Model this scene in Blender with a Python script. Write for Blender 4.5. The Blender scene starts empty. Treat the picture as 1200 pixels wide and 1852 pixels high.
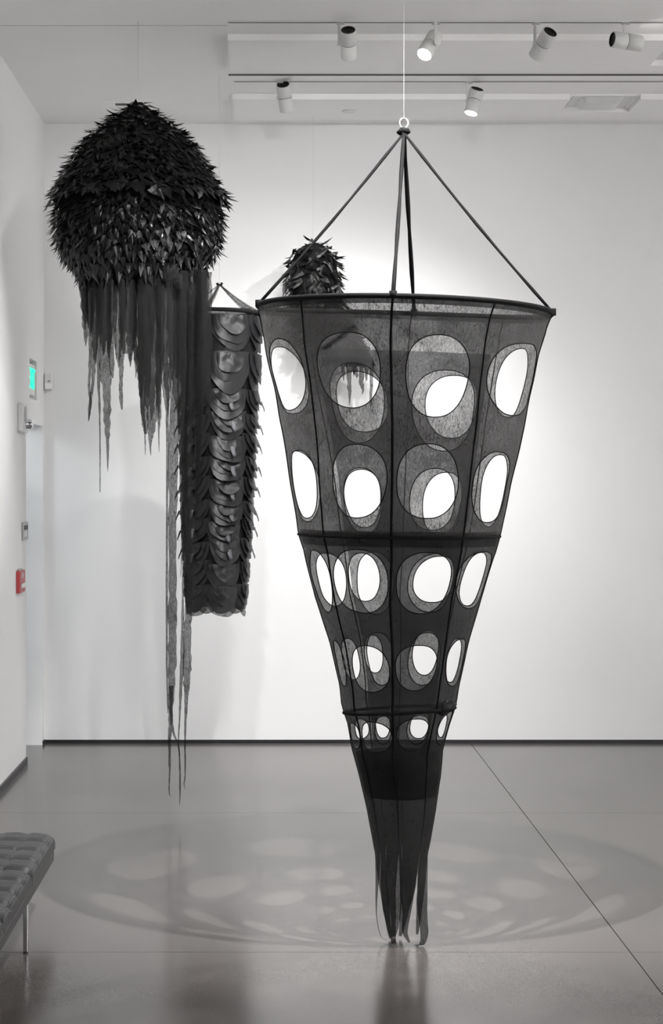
import bpy, math, random
from mathutils import Vector, Matrix, noise
random.seed(7)
R = math.radians
sc = bpy.context.scene

# ------------------------------------------------------------------ camera
F = 3462.0            # focal length in pixels of the 1200 x 1852 frame
PX, PY = 495.0, 878.0 # principal point
H = 1.85              # eye height
D = F * H / 466.0     # distance of the back wall
cam_d = bpy.data.cameras.new('camera')
cam = bpy.data.objects.new('camera', cam_d)
sc.collection.objects.link(cam)
cam.location = (0, 0, H)
cam.rotation_euler = (R(90), 0, 0)
cam_d.sensor_fit = 'VERTICAL'
cam_d.sensor_height = 36.0
cam_d.sensor_width = 36.0
cam_d.lens = F / 1852.0 * 36.0
cam_d.shift_x = (600 - PX) / 1852.0
cam_d.shift_y = -(926 - PY) / 1852.0
cam_d.clip_start = 0.05
sc.camera = cam

# ------------------------------------------------------------------ world, exposure
w = bpy.data.worlds.new('world'); sc.world = w; w.use_nodes = True
w.node_tree.nodes['Background'].inputs[0].default_value = (0.9, 0.95, 1, 1)
w.node_tree.nodes['Background'].inputs[1].default_value = 0.3
vs = sc.view_settings
sc.display_settings.display_device = 'sRGB'
vs.view_transform = 'Standard'; vs.look = 'None'; vs.gamma = 1; vs.use_curve_mapping = False
vs.exposure = 0.0
sc.cycles.transparent_max_bounces = 24
sc.cycles.max_bounces = 10
sc.cycles.diffuse_bounces = 6

C = sc.collection
ZC = H + 654.0 / F * D      # ceiling height
XL = (80 - PX) / F * D      # left wall
XR, YB = 7.0, -4.0          # right wall, wall behind the camera

def P(px, py, Y):
    return Vector(((px - PX) / F * Y, Y, H - (py - PY) / F * Y))

# lamps of the tracks that hang nearer than the picture shows, plus added lights
def spot(name, loc, aim, power, size=60, blend=0.6, rad=0.04, col=(1, 0.992, 0.988)):
    d = bpy.data.lights.new(name, 'SPOT'); o = bpy.data.objects.new(name, d); C.objects.link(o)
    d.energy = power; d.spot_size = R(size); d.spot_blend = blend; d.shadow_soft_size = rad; d.color = col
    o.location = loc
    o.rotation_euler = (Vector(aim) - Vector(loc)).to_track_quat('-Z', 'Y').to_euler()
    return o
ZL = ZC - 0.2
# two lamps above the pierced cone
spot('track_lamp_over_cone_front', (0.62, 6.80, ZL), (0.56, 9.4, 0.0), 800, 68, 0.7, 0.014)
spot('track_lamp_over_cone_rear', (0.60, 8.85, ZL), (0.55, 6.7, 0.4), 200, 80, 0.6, 0.014)
# wall washers
ZW = ZC - 0.42
spot('track_lamp_wall_centre', (0.95, 9.0, ZW), (0.9, D, 2.6), 125, 62, 1.0, 0.05)
spot('track_lamp_wall_centre_left', (0.3, 9.0, ZW), (0.3, D, 2.3), 175, 66, 1.0, 0.05)
spot('track_lamp_wall_right', (3.6, 9.0, ZW), (2.9, D, 1.3), 50, 60, 1.0, 0.05)
spot('track_lamp_wall_left', (-0.2, 8.4, ZW), (-1.0, D, 1.5), 270, 64, 1.0, 0.05)
spot('track_lamp_left_side', (0.3, 6.6, ZW), (-1.6, 11.4, 1.9), 200, 60, 1.0, 0.06)
spot('track_lamp_right_of_dome', (2.7, 10.2, ZL), (-0.5, 10.7, 2.9), 420, 30, 0.8, 0.04)
# added unseen fill lamps, bounced off side wall, rear wall and floor onto ceiling
for i, y in enumerate((9.6, 7.0, 4.4, 1.8, -0.8)):
    spot('bounce_light_side_wall_%d' % i, (5.0, y, ZL), (7.0, y, 2.1), 1120, 95, 0.9, 0.06)
for i, x in enumerate((-0.2, 1.8, 3.8, 5.6)):
    spot('bounce_light_rear_wall_%d' % i, (x, -2.0, ZL), (x, -4.0, 2.1), 340, 95, 0.9, 0.06)
for i, (x, y) in enumerate([(5.2, 11.0), (5.0, 8.0), (5.0, 5.0), (4.6, 2.0)]):
    spot('bounce_light_floor_%d' % i, (x, y, ZL), (x + 0.4, y, 0), 1000, 66, 0.9, 0.06)  # added, not known fittings: floor bounce to brighten the ceiling

# ------------------------------------------------------------------ helpers
def link(o, parent=None):
    C.objects.link(o)
    if parent is not None: o.parent = parent
    return o
def wloc(o):
    v = Vector((0, 0, 0))
    while o is not None:
        v += Vector(o.location); o = o.parent
    return v
def tag(o, label, cat, group=None):
    o['label'] = label; o['category'] = cat
    if group: o['group'] = group
    return o
def thing(name, label, cat, loc, group=None):
    o = bpy.data.objects.new(name, None); o.empty_display_size = 0.1
    o.location = loc; link(o); tag(o, label, cat, group); return o
def obj(name, verts, faces, mat, parent=None, smooth=False, kind=None):
    off = wloc(parent) if parent is not None else Vector((0, 0, 0))
    me = bpy.data.meshes.new(name)
    me.from_pydata([tuple(Vector(v) - off) for v in verts], [], faces)
    me.materials.append(mat); me.validate(); me.update()
    if smooth:
        me.polygons.foreach_set('use_smooth', [True] * len(me.polygons))
    o = bpy.data.objects.new(name, me); link(o, parent)
    if kind: o['kind'] = kind
    return o
class MB:
    def __init__(s): s.v = []; s.f = []
    def add(s, v, f):
        n = len(s.v); s.v += [Vector(p) for p in v]; s.f += [[i + n for i in q] for q in f]
    def box(s, a, b):
        (x0, y0, z0), (x1, y1, z1) = a, b
        s.add([(x0,y0,z0),(x1,y0,z0),(x1,y1,z0),(x0,y1,z0),(x0,y0,z1),(x1,y0,z1),(x1,y1,z1),(x0,y1,z1)],
              [(0,3,2,1),(4,5,6,7),(0,1,5,4),(1,2,6,5),(2,3,7,6),(3,0,4,7)])
        return s
    def bbox(s, a, b, e):   # bevelled box
        (x0, y0, z0), (x1, y1, z1) = a, b
        def ring(z, i): return [(x0+i,y0+i,z),(x1-i,y0+i,z),(x1-i,y1-i,z),(x0+i,y1-i,z)]
        rings = [ring(z0, e), ring(z0 + e, 0), ring(z1 - e, 0), ring(z1, e)]
        # chamfer vertical edges too
        def oct_(z, i, c):
            X0,X1,Y0,Y1 = x0+i,x1-i,y0+i,y1-i
            return [(X0+c,Y0,z),(X1-c,Y0,z),(X1,Y0+c,z),(X1,Y1-c,z),(X1-c,Y1,z),(X0+c,Y1,z),(X0,Y1-c,z),(X0,Y0+c,z)]
        rr = [oct_(z0, e, e), oct_(z0+e, 0, e), oct_(z1-e, 0, e), oct_(z1, e, e)]
        v = [p for r in rr for p in r]; f = []
        for k in range(3):
            for i in range(8):
                j = (i+1) % 8
                f.append((k*8+i, k*8+j, k*8+8+j, k*8+8+i))
        f.append(tuple(range(7, -1, -1))); f.append(tuple(range(24, 32)))
        s.add(v, f); return s
    def tube(s, pts, rad, n=8, cap=True, closed=False):
        pts = [Vector(p) for p in pts]; m = len(pts)
        if not hasattr(rad, '__len__'): rad = [rad] * m
        v = []; f = []; ref = None
        for i, p in enumerate(pts):
            if closed: t = (pts[(i+1) % m] - pts[i-1])
            else: t = (pts[min(i+1, m-1)] - pts[max(i-1, 0)])
            t.normalize()
            if ref is None:
                ref = Vector((0, 0, 1)) if abs(t.z) < 0.9 else Vector((1, 0, 0))
            a = t.cross(ref); a.normalize(); b = t.cross(a); b.normalize(); ref = -b if False else ref
            for k in range(n):
                th = 2 * math.pi * k / n
                v.append(p + (a * math.cos(th) + b * math.sin(th)) * rad[i])
        for i in range(m if closed else m - 1):
            for k in range(n):
                k2 = (k + 1) % n; i2 = (i + 1) % m
                f.append((i*n+k, i*n+k2, i2*n+k2, i2*n+k))
        if cap and not closed:
            f.append(tuple(range(n-1, -1, -1))); f.append(tuple((m-1)*n + k for k in range(n)))
        s.add(v, f); return s
    def lathe(s, prof, o, ax, n=32):   # prof: (distance along axis, radius)
        ax = Vector(ax).normalized(); o = Vector(o)
        a = ax.orthogonal().normalized(); b = ax.cross(a)
        v = []; f = []
        for (d, r) in prof:
            for k in range(n):
                th = 2*math.pi*k/n
                v.append(o + ax*d + (a*math.cos(th) + b*math.sin(th))*max(r, 1e-5))
        for i in range(len(prof)-1):
            for k in range(n):
                k2 = (k+1) % n
                f.append((i*n+k, i*n+k2, (i+1)*n+k2, (i+1)*n+k))
        s.add(v, f); return s
    def build(s, name, mat, parent=None, smooth=False, kind=None):
        return obj(name, s.v, s.f, mat, parent, smooth, kind)

# ------------------------------------------------------------------ materials
def newmat(name):
    m = bpy.data.materials.new(name); m.use_nodes = True
    nt = m.node_tree; nt.nodes.clear()
    out = nt.nodes.new('ShaderNodeOutputMaterial')
    return m, nt, out
def N(nt, t, **kw):
    n = nt.nodes.new(t)
    for k, v in kw.items():
        if k in n.inputs: n.inputs[k].default_value = v
        else: setattr(n, k, v)
    return n
def plain(name, col, rough=0.5, metal=0.0, var=0.06, scale=8.0, bump=0.0, bscale=200.0, spec=0.5, emit=None, estr=0.0):
    m, nt, out = newmat(name); L = nt.links.new
    b = N(nt, 'ShaderNodeBsdfPrincipled')
    b.inputs['Roughness'].default_value = rough; b.inputs['Metallic'].default_value = metal
    b.inputs['Specular IOR Level'].default_value = spec
    tc = N(nt, 'ShaderNodeTexCoord')
    nz = N(nt, 'ShaderNodeTexNoise'); nz.inputs['Scale'].default_value = scale; nz.inputs['Detail'].default_value = 4
    L(tc.outputs['Object'], nz.inputs['Vector'])
    mr = N(nt, 'ShaderNodeMapRange'); mr.inputs[1].default_value = 0.3; mr.inputs[2].default_value = 0.7
    mr.inputs[3].default_value = 1 - var; mr.inputs[4].default_value = 1 + var
    L(nz.outputs['Fac'], mr.inputs[0])
    mx = N(nt, 'ShaderNodeMix', data_type='RGBA', blend_type='MULTIPLY'); mx.inputs[0].default_value = 1
    mx.inputs[6].default_value = (*col, 1); L(mr.outputs[0], mx.inputs[7]); L(mx.outputs[2], b.inputs['Base Color'])
    if bump:
        n2 = N(nt, 'ShaderNodeTexNoise'); n2.inputs['Scale'].default_value = bscale; n2.inputs['Detail'].default_value = 3
        L(tc.outputs['Object'], n2.inputs['Vector'])
        bp = N(nt, 'ShaderNodeBump'); bp.inputs['Strength'].default_value = bump; bp.inputs['Distance'].default_value = 0.002
        L(n2.outputs['Fac'], bp.inputs['Height']); L(bp.outputs[0], b.inputs['Normal'])
    if emit:
        b.inputs['Emission Color'].default_value = (*emit, 1); b.inputs['Emission Strength'].default_value = estr
    L(b.outputs[0], out.inputs[0]); return m

def fabric(name, col, t_lo, t_hi, rough=0.55, fscale=150.0, spec=0.22, transl=0.5):
    # thin fibrous non-woven: holes between the fibres let light straight through
    m, nt, out = newmat(name); L = nt.links.new
    tc = N(nt, 'ShaderNodeTexCoord')
    mp = N(nt, 'ShaderNodeMapping'); mp.inputs['Scale'].default_value = (1, 1, 0.35)
    L(tc.outputs['Object'], mp.inputs['Vector'])
    n1 = N(nt, 'ShaderNodeTexNoise'); n1.inputs['Scale'].default_value = fscale; n1.inputs['Detail'].default_value = 5; n1.inputs['Roughness'].default_value = 0.7; n1.inputs['Distortion'].default_value = 1.2
    L(mp.outputs[0], n1.inputs['Vector'])
    n2 = N(nt, 'ShaderNodeTexNoise'); n2.inputs['Scale'].default_value = 9; n2.inputs['Detail'].default_value = 4
    L(tc.outputs['Object'], n2.inputs['Vector'])
    ad = N(nt, 'ShaderNodeMath', operation='MULTIPLY_ADD'); ad.inputs[1].default_value = 0.25
    L(n2.outputs['Fac'], ad.inputs[0])
    ml = N(nt, 'ShaderNodeMath', operation='MULTIPLY'); ml.inputs[1].default_value = 0.8; L(n1.outputs['Fac'], ml.inputs[0])
    L(ml.outputs[0], ad.inputs[2])
    mr = N(nt, 'ShaderNodeMapRange'); mr.inputs[1].default_value = 0.38; mr.inputs[2].default_value = 0.68
    mr.inputs[3].default_value = t_lo; mr.inputs[4].default_value = t_hi; L(ad.outputs[0], mr.inputs[0])
    b = N(nt, 'ShaderNodeBsdfPrincipled'); b.inputs['Base Color'].default_value = (*col, 1); b.inputs['Roughness'].default_value = rough
    b.inputs['Specular IOR Level'].default_value = spec
    bp = N(nt, 'ShaderNodeBump'); bp.inputs['Strength'].default_value = 0.3; bp.inputs['Distance'].default_value = 0.002
    L(n1.outputs['Fac'], bp.inputs['Height']); L(bp.outputs[0], b.inputs['Normal'])
    tl = N(nt, 'ShaderNodeBsdfTranslucent'); tl.inputs['Color'].default_value = (*[c * 1.2 for c in col], 1)
    a = N(nt, 'ShaderNodeMixShader'); a.inputs[0].default_value = transl * 0.6
    L(b.outputs[0], a.inputs[1]); L(tl.outputs[0], a.inputs[2])
    tr = N(nt, 'ShaderNodeBsdfTransparent'); tr.inputs['Color'].default_value = (1, 1, 1, 1)
    mx = N(nt, 'ShaderNodeMixShader'); L(mr.outputs[0], mx.inputs[0]); L(a.outputs[0], mx.inputs[1]); L(tr.outputs[0], mx.inputs[2])
    L(mx.outputs[0], out.inputs[0]); return m

M_WALL = plain('wall_paint', (0.80, 0.80, 0.80), 0.75, var=0.012, scale=1.5, bump=0.06, bscale=260, spec=0.2)
M_CEIL = plain('ceiling_paint', (0.88, 0.875, 0.87), 0.85, var=0.012, scale=1.2, bump=0.05, spec=0.15)
M_PANEL = plain('ceiling_panel_paint', (0.91, 0.905, 0.90), 0.8, var=0.01, spec=0.15)
M_BASE = plain('base_reveal_black', (0.012, 0.013, 0.016), 0.35)
M_DARK = plain('dark_slot', (0.05, 0.05, 0.05), 0.6)
M_FIX = plain('lamp_grey_white', (0.62, 0.62, 0.61), 0.45, var=0.02)
M_FIXD = plain('lamp_black', (0.008, 0.008, 0.008), 0.5)
M_LENS = plain('lamp_lens_lit', (0.9, 0.9, 0.9), 0.3, emit=(1, 0.98, 0.95), estr=9.0)
M_WHITE = plain('device_white', (0.72, 0.72, 0.72), 0.4, var=0.02)
M_GREY = plain('device_grey', (0.42, 0.42, 0.42), 0.45, var=0.03)
M_RED = plain('alarm_red', (0.42, 0.045, 0.05), 0.4)
M_CHROME = plain('chrome', (0.75, 0.76, 0.78), 0.12, metal=1.0, var=0.02)
M_GREEN = plain('exit_green', (0.0, 0.5, 0.35), 0.4, emit=(0.0, 1.0, 0.55), estr=1.1)
M_ROPE = plain('black_cloth_cord', (0.006, 0.006, 0.006), 0.8, var=0.3, scale=40, bump=0.4, bscale=300, spec=0.15)
M_HEM = plain('black_hem', (0.005, 0.005, 0.005), 0.85, spec=0.1)
M_WIRE = plain('clear_wire', (0.5, 0.5, 0.5), 0.5)
M_FAB = fabric('black_nonwoven', (0.03, 0.0293, 0.029), 0.03, 0.44)
M_FAB2 = fabric('black_nonwoven_lining', (0.018, 0.018, 0.018), 0.12, 0.5)
M_FABD = fabric('black_nonwoven_dense', (0.014, 0.014, 0.014), 0.05, 0.30)
M_STREAM = fabric('streamer_nonwoven', (0.013, 0.0128, 0.0126), 0.06, 0.42, rough=0.5, fscale=110, spec=0.15)
M_FLAP = plain('black_waxed_leaf', (0.0035, 0.0035, 0.0036), 0.29, var=0.4, scale=9, bump=0.35, bscale=70, spec=0.34)
M_SCALE = fabric('black_waxed_scale', (0.010, 0.010, 0.0112), 0.0, 0.05, rough=0.36, fscale=45, spec=0.36, transl=0.2)
M_TONGUE = plain('grey_tongue', (0.075, 0.075, 0.085), 0.45, var=0.2)

def concrete():
    m, nt, out = newmat('polished_concrete'); L = nt.links.new
    tc = N(nt, 'ShaderNodeTexCoord'); b = N(nt, 'ShaderNodeBsdfPrincipled')
    geo = N(nt, 'ShaderNodeNewGeometry')
    n1 = N(nt, 'ShaderNodeTexNoise'); n1.inputs['Scale'].default_value = 1.1; n1.inputs['Detail'].default_value = 6
    n2 = N(nt, 'ShaderNodeTexNoise'); n2.inputs['Scale'].default_value = 160; n2.inputs['Detail'].default_value = 3
    mp = N(nt, 'ShaderNodeMapping'); mp.inputs['Scale'].default_value = (1.0, 1.0, 1)
    n3 = N(nt, 'ShaderNodeTexNoise'); n3.inputs['Scale'].default_value = 0.8; n3.inputs['Detail'].default_value = 3
    L(geo.outputs['Position'], n1.inputs['Vector']); L(geo.outputs['Position'], n2.inputs['Vector'])
    L(geo.outputs['Position'], mp.inputs['Vector']); L(mp.outputs[0], n3.inputs['Vector'])
    cr = N(nt, 'ShaderNodeValToRGB')
    cr.color_ramp.elements[0].position = 0.3; cr.color_ramp.elements[0].color = (0.098, 0.088, 0.0835, 1)
    cr.color_ramp.elements[1].position = 0.7; cr.color_ramp.elements[1].color = (0.124, 0.1125, 0.107, 1)
    L(n1.outputs['Fac'], cr.inputs[0])
    mr = N(nt, 'ShaderNodeMapRange'); mr.inputs[1].default_value = 0.25; mr.inputs[2].default_value = 0.75; mr.inputs[3].default_value = 0.86; mr.inputs[4].default_value = 1.14
    L(n2.outputs['Fac'], mr.inputs[0])
    mx = N(nt, 'ShaderNodeMix', data_type='RGBA', blend_type='MULTIPLY'); mx.inputs[0].default_value = 1
    L(cr.outputs[0], mx.inputs[6]); L(mr.outputs[0], mx.inputs[7]); L(mx.outputs[2], b.inputs['Base Color'])
    r = N(nt, 'ShaderNodeMapRange'); r.inputs[1].default_value = 0.3; r.inputs[2].default_value = 0.7; r.inputs[3].default_value = 0.17; r.inputs[4].default_value = 0.21
    L(n3.outputs['Fac'], r.inputs[0]); L(r.outputs[0], b.inputs['Roughness'])
    b.inputs['Specular IOR Level'].default_value = 0.34
    bp = N(nt, 'ShaderNodeBump'); bp.inputs['Strength'].default_value = 0.03; bp.inputs['Distance'].default_value = 0.001
    L(n2.outputs['Fac'], bp.inputs['Height']); L(bp.outputs[0], b.inputs['Normal'])
    L(b.outputs[0], out.inputs[0]); return m
M_FLOOR = concrete()

def leather():
    m, nt, out = newmat('charcoal_leather'); L = nt.links.new
    tc = N(nt, 'ShaderNodeTexCoord'); b = N(nt, 'ShaderNodeBsdfPrincipled')
    b.inputs['Base Color'].default_value = (0.03, 0.0303, 0.031, 1); b.inputs['Roughness'].default_value = 0.46
    n1 = N(nt, 'ShaderNodeTexNoise'); n1.inputs['Scale'].default_value = 500
    mp = N(nt, 'ShaderNodeMapping'); mp.inputs['Scale'].default_value = (9, 60, 9)
    n2 = N(nt, 'ShaderNodeTexNoise'); n2.inputs['Scale'].default_value = 1.0; n2.inputs['Detail'].default_value = 2; n2.inputs['Distortion'].default_value = 0.6
    L(tc.outputs['Object'], n1.inputs['Vector']); L(tc.outputs['Object'], mp.inputs['Vector']); L(mp.outputs[0], n2.inputs['Vector'])
    bp = N(nt, 'ShaderNodeBump'); bp.inputs['Strength'].default_value = 0.1; bp.inputs['Distance'].default_value = 0.001
    L(n1.outputs['Fac'], bp.inputs['Height'])
    b2 = N(nt, 'ShaderNodeBump'); b2.inputs['Strength'].default_value = 0.5; b2.inputs['Distance'].default_value = 0.006
    L(n2.outputs['Fac'], b2.inputs['Height']); L(bp.outputs[0], b2.inputs['Normal']); L(b2.outputs[0], b.inputs['Normal'])
    L(b.outputs[0], out.inputs[0]); return m
M_LEATHER = leather()
M_PIPING = plain('leather_piping', (0.05, 0.05, 0.052), 0.45)

# ------------------------------------------------------------------ the room
def structure(o): o['kind'] = 'structure'; return o
fl = structure(MB().box((-3.3, YB, -0.2), (XR, D + 0.1, -0.006)).build('floor', M_DARK))
xs = [-3.3, -1.82, 1.415, 4.65, XR]; JY = 3.233
ys = [YB, 7.588 - 3*JY, 7.588 - 2*JY, 7.588 - JY, 7.588, 7.588 + JY, D + 0.1]
for i in range(len(xs)-1):
    for j in range(len(ys)-1):
        g = 0.0022
        MB().box((xs[i]+g, ys[j]+g, -0.0059), (xs[i+1]-g, ys[j+1]-g, 0)).build('concrete_slab', M_FLOOR, fl)

structure(MB().box((-3.3, D, 0), (XR + 0.1, D + 0.12, ZC + 0.1)).build('wall_back', M_WALL))
YO0, YO1, ZO = 12.74, 13.64, 2.272          # doorway in the left wall
ey0, ey1, ez0, ez1 = 12.92, 13.31, 2.441, 2.71  # recess of the exit sign
t = 0.13
mb = MB().box((XL - t, YB, 0), (XL, YO0, ZC + 0.05)).box((XL - t, YO1, 0), (XL, D, ZC + 0.05))
mb.box((XL - t, YO0, ZO), (XL, YO1, ez0)).box((XL - t, YO0, ez1), (XL, YO1, ZC + 0.05))
mb.box((XL - t, YO0, ez0), (XL, ey0, ez1)).box((XL - t, ey1, ez0), (XL, YO1, ez1))
structure(mb.build('wall_left', M_WALL))
structure(MB().box((XR, YB, 0), (XR + 0.1, D, ZC + 0.1)).build('wall_right', M_WALL))
structure(MB().box((-3.3, YB - 0.1, 0), (XR + 0.1, YB, ZC + 0.1)).build('wall_rear', M_WALL))
# corridor behind the doorway
structure(MB().box((-3.4, 11.5, 0), (-3.3, D, 2.9)).box((-3.3, 11.4, 0), (XL - t, 11.5, 2.9)).build('wall_corridor', M_WALL))
cei = structure(MB().box((XL - 0.01, YB, ZC), (XR, D, ZC + 0.1)).build('ceiling', M_CEIL))
structure(MB().box((-3.4, 11.4, 2.8), (XL - t, D, 2.9)).build('ceiling_corridor', M_CEIL))
cl = bpy.data.lights.new('corridor_lamp', 'POINT'); cl.energy = 19; cl.color = (0.88, 0.95, 1.0); cl.shadow_soft_size = 0.15
clo = bpy.data.objects.new('corridor_lamp', cl); C.objects.link(clo); clo.location = (-2.6, 12.3, 2.6)

structure(MB().box((XL + 0.002, D - 0.012, 0), (XR, D, 0.025)).build('shadow_gap_back', M_BASE))  # black strip stands for the shade in the recessed gap under the wall
structure(MB().box((-3.3, D - 0.012, 0), (XL - t, D, 0.012)).build('baseboard_corridor', M_BASE))
structure(MB().box((XL, YB, 0), (XL + 0.012, YO0 - 0.01, 0.045)).box((XL, YO1, 0), (XL + 0.01, D - 0.012, 0.03)).build('baseboard_left', M_BASE))

# ceiling: dropped panels, slot, joint
ZP = ZC - 0.037
def panel(x0, x1, y0, y1, holes):
    mb = MB(); x = x0
    for (h0, h1, k0, k1) in holes:
        mb.box((x, y0, ZP), (h0, y1, ZC)); 
        if k0 > y0: mb.box((h0, y0, ZP), (h1, k0, ZC))
        mb.box((h0, k1, ZP), (h1, y1, ZC)); x = h1
    mb.box((x, y0, ZP), (x1, y1, ZC))
    return mb.build('ceiling_panel', M_PANEL, cei)
panel(-0.264, 6.5, 11.01, 11.84, [(2.297, 2.76, 11.25, 11.67)])
panel(-0.27, 6.5, 12.69, 13.42, [(1.965, 2.436, 12.69, 13.12)])
MB().box((-0.285, 12.08, ZC - 0.004), (6.5, 12.115, ZC)).build('air_slot', M_DARK, cei)
MB().box((XL, 10.80, ZC - 0.0015), (-0.26, 10.806, ZC)).build('ceiling_joint', M_GREY, cei)
for (y, x0) in ((10.72, -0.26), (12.29, -0.26)):
    a = MB().box((x0, y - 0.018, ZC - 0.004), (6.5, y + 0.018, ZC + 0.001))
    o = a.build('lighting_track', M_FIX); 
    MB().box((x0 + 0.01, y - 0.006, ZC - 0.0055), (6.49, y + 0.006, ZC - 0.0035)).build('track_slot', M_DARK, o)
    tag(o, 'slim recessed lighting track carrying four spotlights at the top' if y < 11 else 'slim lighting track nearer the wall carrying two lit spotlights', 'track')

# recessed light fitting in the far panel
fx = thing('recessed_light', 'square recessed ceiling light with rounded diffuser, unlit, near the wall', 'ceiling light', (2.2, 12.9, ZC))
MB().box((2.0, 12.72, ZC - 0.006), (2.40, 13.09, ZC)).build('housing', M_WHITE, fx)
mb = MB()
for (a, b) in (((1.97, 12.695), (2.43, 12.71)), ((1.97, 13.105), (2.43, 13.118)), ((1.97, 12.71), (1.985, 13.105)), ((2.418, 12.71), (2.43, 13.105))):
    mb.box((a[0], a[1], ZC - 0.012), (b[0], b[1], ZC))
mb.build('frame', M_PANEL, fx)
v = []; f = []
nx, ny = 14, 12
for j in range(ny + 1):
    for i in range(nx + 1):
        a, b = i / nx * 2 - 1, j / ny * 2 - 1
        q = max(0, 1 - max(abs(a), abs(b)) ** 6)
        v.append((2.2 + a * 0.14, 12.9 + b * 0.15, ZC - 0.007 - 0.04 * q ** 0.5))
for j in range(ny):
    for i in range(nx):
        k = j * (nx + 1) + i; f.append((k, k + 1, k + nx + 2, k + nx + 1))
obj('diffuser', v, f, M_WHITE, fx, True)
fx2 = thing('recessed_light', 'square recess in the ceiling panel cut by the right edge of the picture', 'ceiling light', (2.53, 11.46, ZC))
MB().box((2.32, 11.27, ZC - 0.006), (2.74, 11.65, ZC)).build('housing', M_WHITE, fx2)

# smoke detector disc, access hatch
sd = thing('ceiling_sensor', 'small round white sensor on the far ceiling panel', 'sensor', P(632, 202, 13.08))
q = Vector((P(632, 202, 13.08).x, 13.08, ZP))
MB().lathe([(0, 0.045), (0.004, 0.047), (0.008, 0.045), (0.011, 0.034), (0.012, 0)], q, (0, 0, -1), 28).build('cover', M_WHITE, sd, True)
MB().lathe([(0, 0.05), (0.003, 0.05), (0.0035, 0.046)], q, (0, 0, -1), 28).build('rim', M_GREY, sd)
ha = thing('ceiling_hatch', 'flush white ceiling hatch behind the tip of the leafy dome', 'hatch', (-1.02, 13.15, ZC))
MB().box((-1.18, 12.93, ZC - 0.006), (-0.86, 13.37, ZC)).build('plate', M_PANEL, ha)
MB().box((-1.075, 12.98, ZC - 0.009), (-0.90, 13.04, ZC - 0.006)).build('slot', M_DARK, ha)
MB().lathe([(0, 0.012), (0.004, 0.012), (0.005, 0)], (-1.09, 13.2, ZC - 0.006), (0, 0, -1), 12).build('lock', M_GREY, ha)

# ------------------------------------------------------------------ track spotlights
def lamp(cx, cy, Y, d, stem_px, label, lit, power=0, size=55, rear_cut=0.0, stem_front=False, zoff=0.0, lens=0.9):
    d = Vector(d).normalized(); c = P(cx, cy, Y)
    st = P(stem_px, cy, Y); 
    root = thing('track_spotlight', label, 'spotlight', (st.x, Y, ZC), 'spotlights on the ceiling tracks')
    r = 0.0455; h = 0.088
    a = d.orthogonal().normalized(); b = d.cross(a)
    def cyl(prof, cut):
        n = 36; v = []; f = []
        up = Vector((0, -1, 0)); up -= d * up.dot(d)
        if up.length > 1e-4: up.normalize()
        for (x, rr, k) in prof:
            for i in range(n):
                th = 2*math.pi*i/n; off = (a*math.cos(th) + b*math.sin(th)) * max(rr, 1e-5)
                v.append(c + d * (x + k * cut * off.dot(up)) + off)
        for j in range(len(prof)-1):
            for i in range(n):
                i2 = (i+1) % n; f.append((j*n+i, j*n+i2, (j+1)*n+i2, (j+1)*n+i))
        return v, f
    v, f = cyl([(-h, r-0.006, 1), (-h, r-0.001, 1), (-h+0.002, r, 1), (-0.006, r, 0), (-0.004, r-0.003, 0)], rear_cut)
    obj('rear_housing', v, f, M_FIX, root, True)
    v, f = cyl([(-h+0.02, 0, 1), (-h+0.012, r-0.006, 1), (-h, r-0.006, 1)], rear_cut)
    obj('heat_sink', v, f, M_FIXD, root)
    v, f = cyl([(-0.006, r-0.003, 0), (0.0, r-0.003, 0)], 0)
    obj('joint_ring', v, f, M_DARK, root)
    v, f = cyl([(-0.001, r-0.003, 0), (0.001, r, 0), (h-0.002, r, 0), (h, r-0.001, 0), (h, r-0.004, 0), (h-0.006, r-0.005, 0)], 0)
    obj('front_housing', v, f, M_FIX, root, True)
    v, f = cyl([(h-0.004, r-0.004, 0), (h-0.003, (r-0.004)*0.6, 0), (h-0.003, 0, 0)], 0)
    obj('lens', v, f, M_LENS if lit else M_GREY, root, True)
    side = 1 if st.x > c.x else -1
    sx = st.x
    sy = Y - (r + 0.012 if stem_front else 0.0)
    zb = c.z - 0.01
    mb = MB().bbox((sx - 0.008, sy - 0.006, zb), (sx + 0.008, sy + 0.006, ZC - 0.012), 0.002)
    mb.build('stem', M_FIX, root)
    if stem_front: MB().box((sx - 0.006, sy, zb), (sx + 0.006, Y, zb + 0.02)).build('pivot', M_FIX, root)
    else: MB().lathe([(0, 0.0), (0, 0.011), (abs(sx - c.x) , 0.011)], (sx + side*0.012, sy, zb + 0.01), (-side, 0, 0), 14).build('pivot', M_FIX, root)
    MB().box((sx - 0.014, Y - 0.012, ZC - 0.014), (sx + 0.03, Y + 0.012, ZC - 0.004)).build('track_adapter', M_GREY, root)
    if power:
        s = spot('spotlight_beam', c + d * (h + 0.012), c + d * 3, power, size, 0.8, 0.03)
        s.parent = root; s.location = Vector(s.location) - Vector(root.location)
lamp(631, 79, 10.72, (0.06, 0.71, -0.70), 614, 'grey spotlight with dark round back, leftmost on the nearer track', True, 190, 70)
lamp(778, 82, 10.72, (-0.40, -0.55, -0.72), 787, 'lit spotlight tilted left, its white lens facing the viewer', True, 160, 60, stem_front=True)
lamp(983, 80, 10.72, (-0.36, 0.70, -0.62), 968, 'grey spotlight tilted right with dark round back, third on nearer track', True, 190, 70)
lamp(1134, 75, 10.72, (0.95, 0.27, -0.07), 1130, 'grey spotlight lying horizontally, rightmost on the nearer track', True, 60, 60)
lamp(516, 177, 12.29, (0.15, 0.40, -0.88), 504, 'smaller looking lit spotlight pointing down on the left of the far track', True, 70, 80, rear_cut=0.3)
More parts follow.
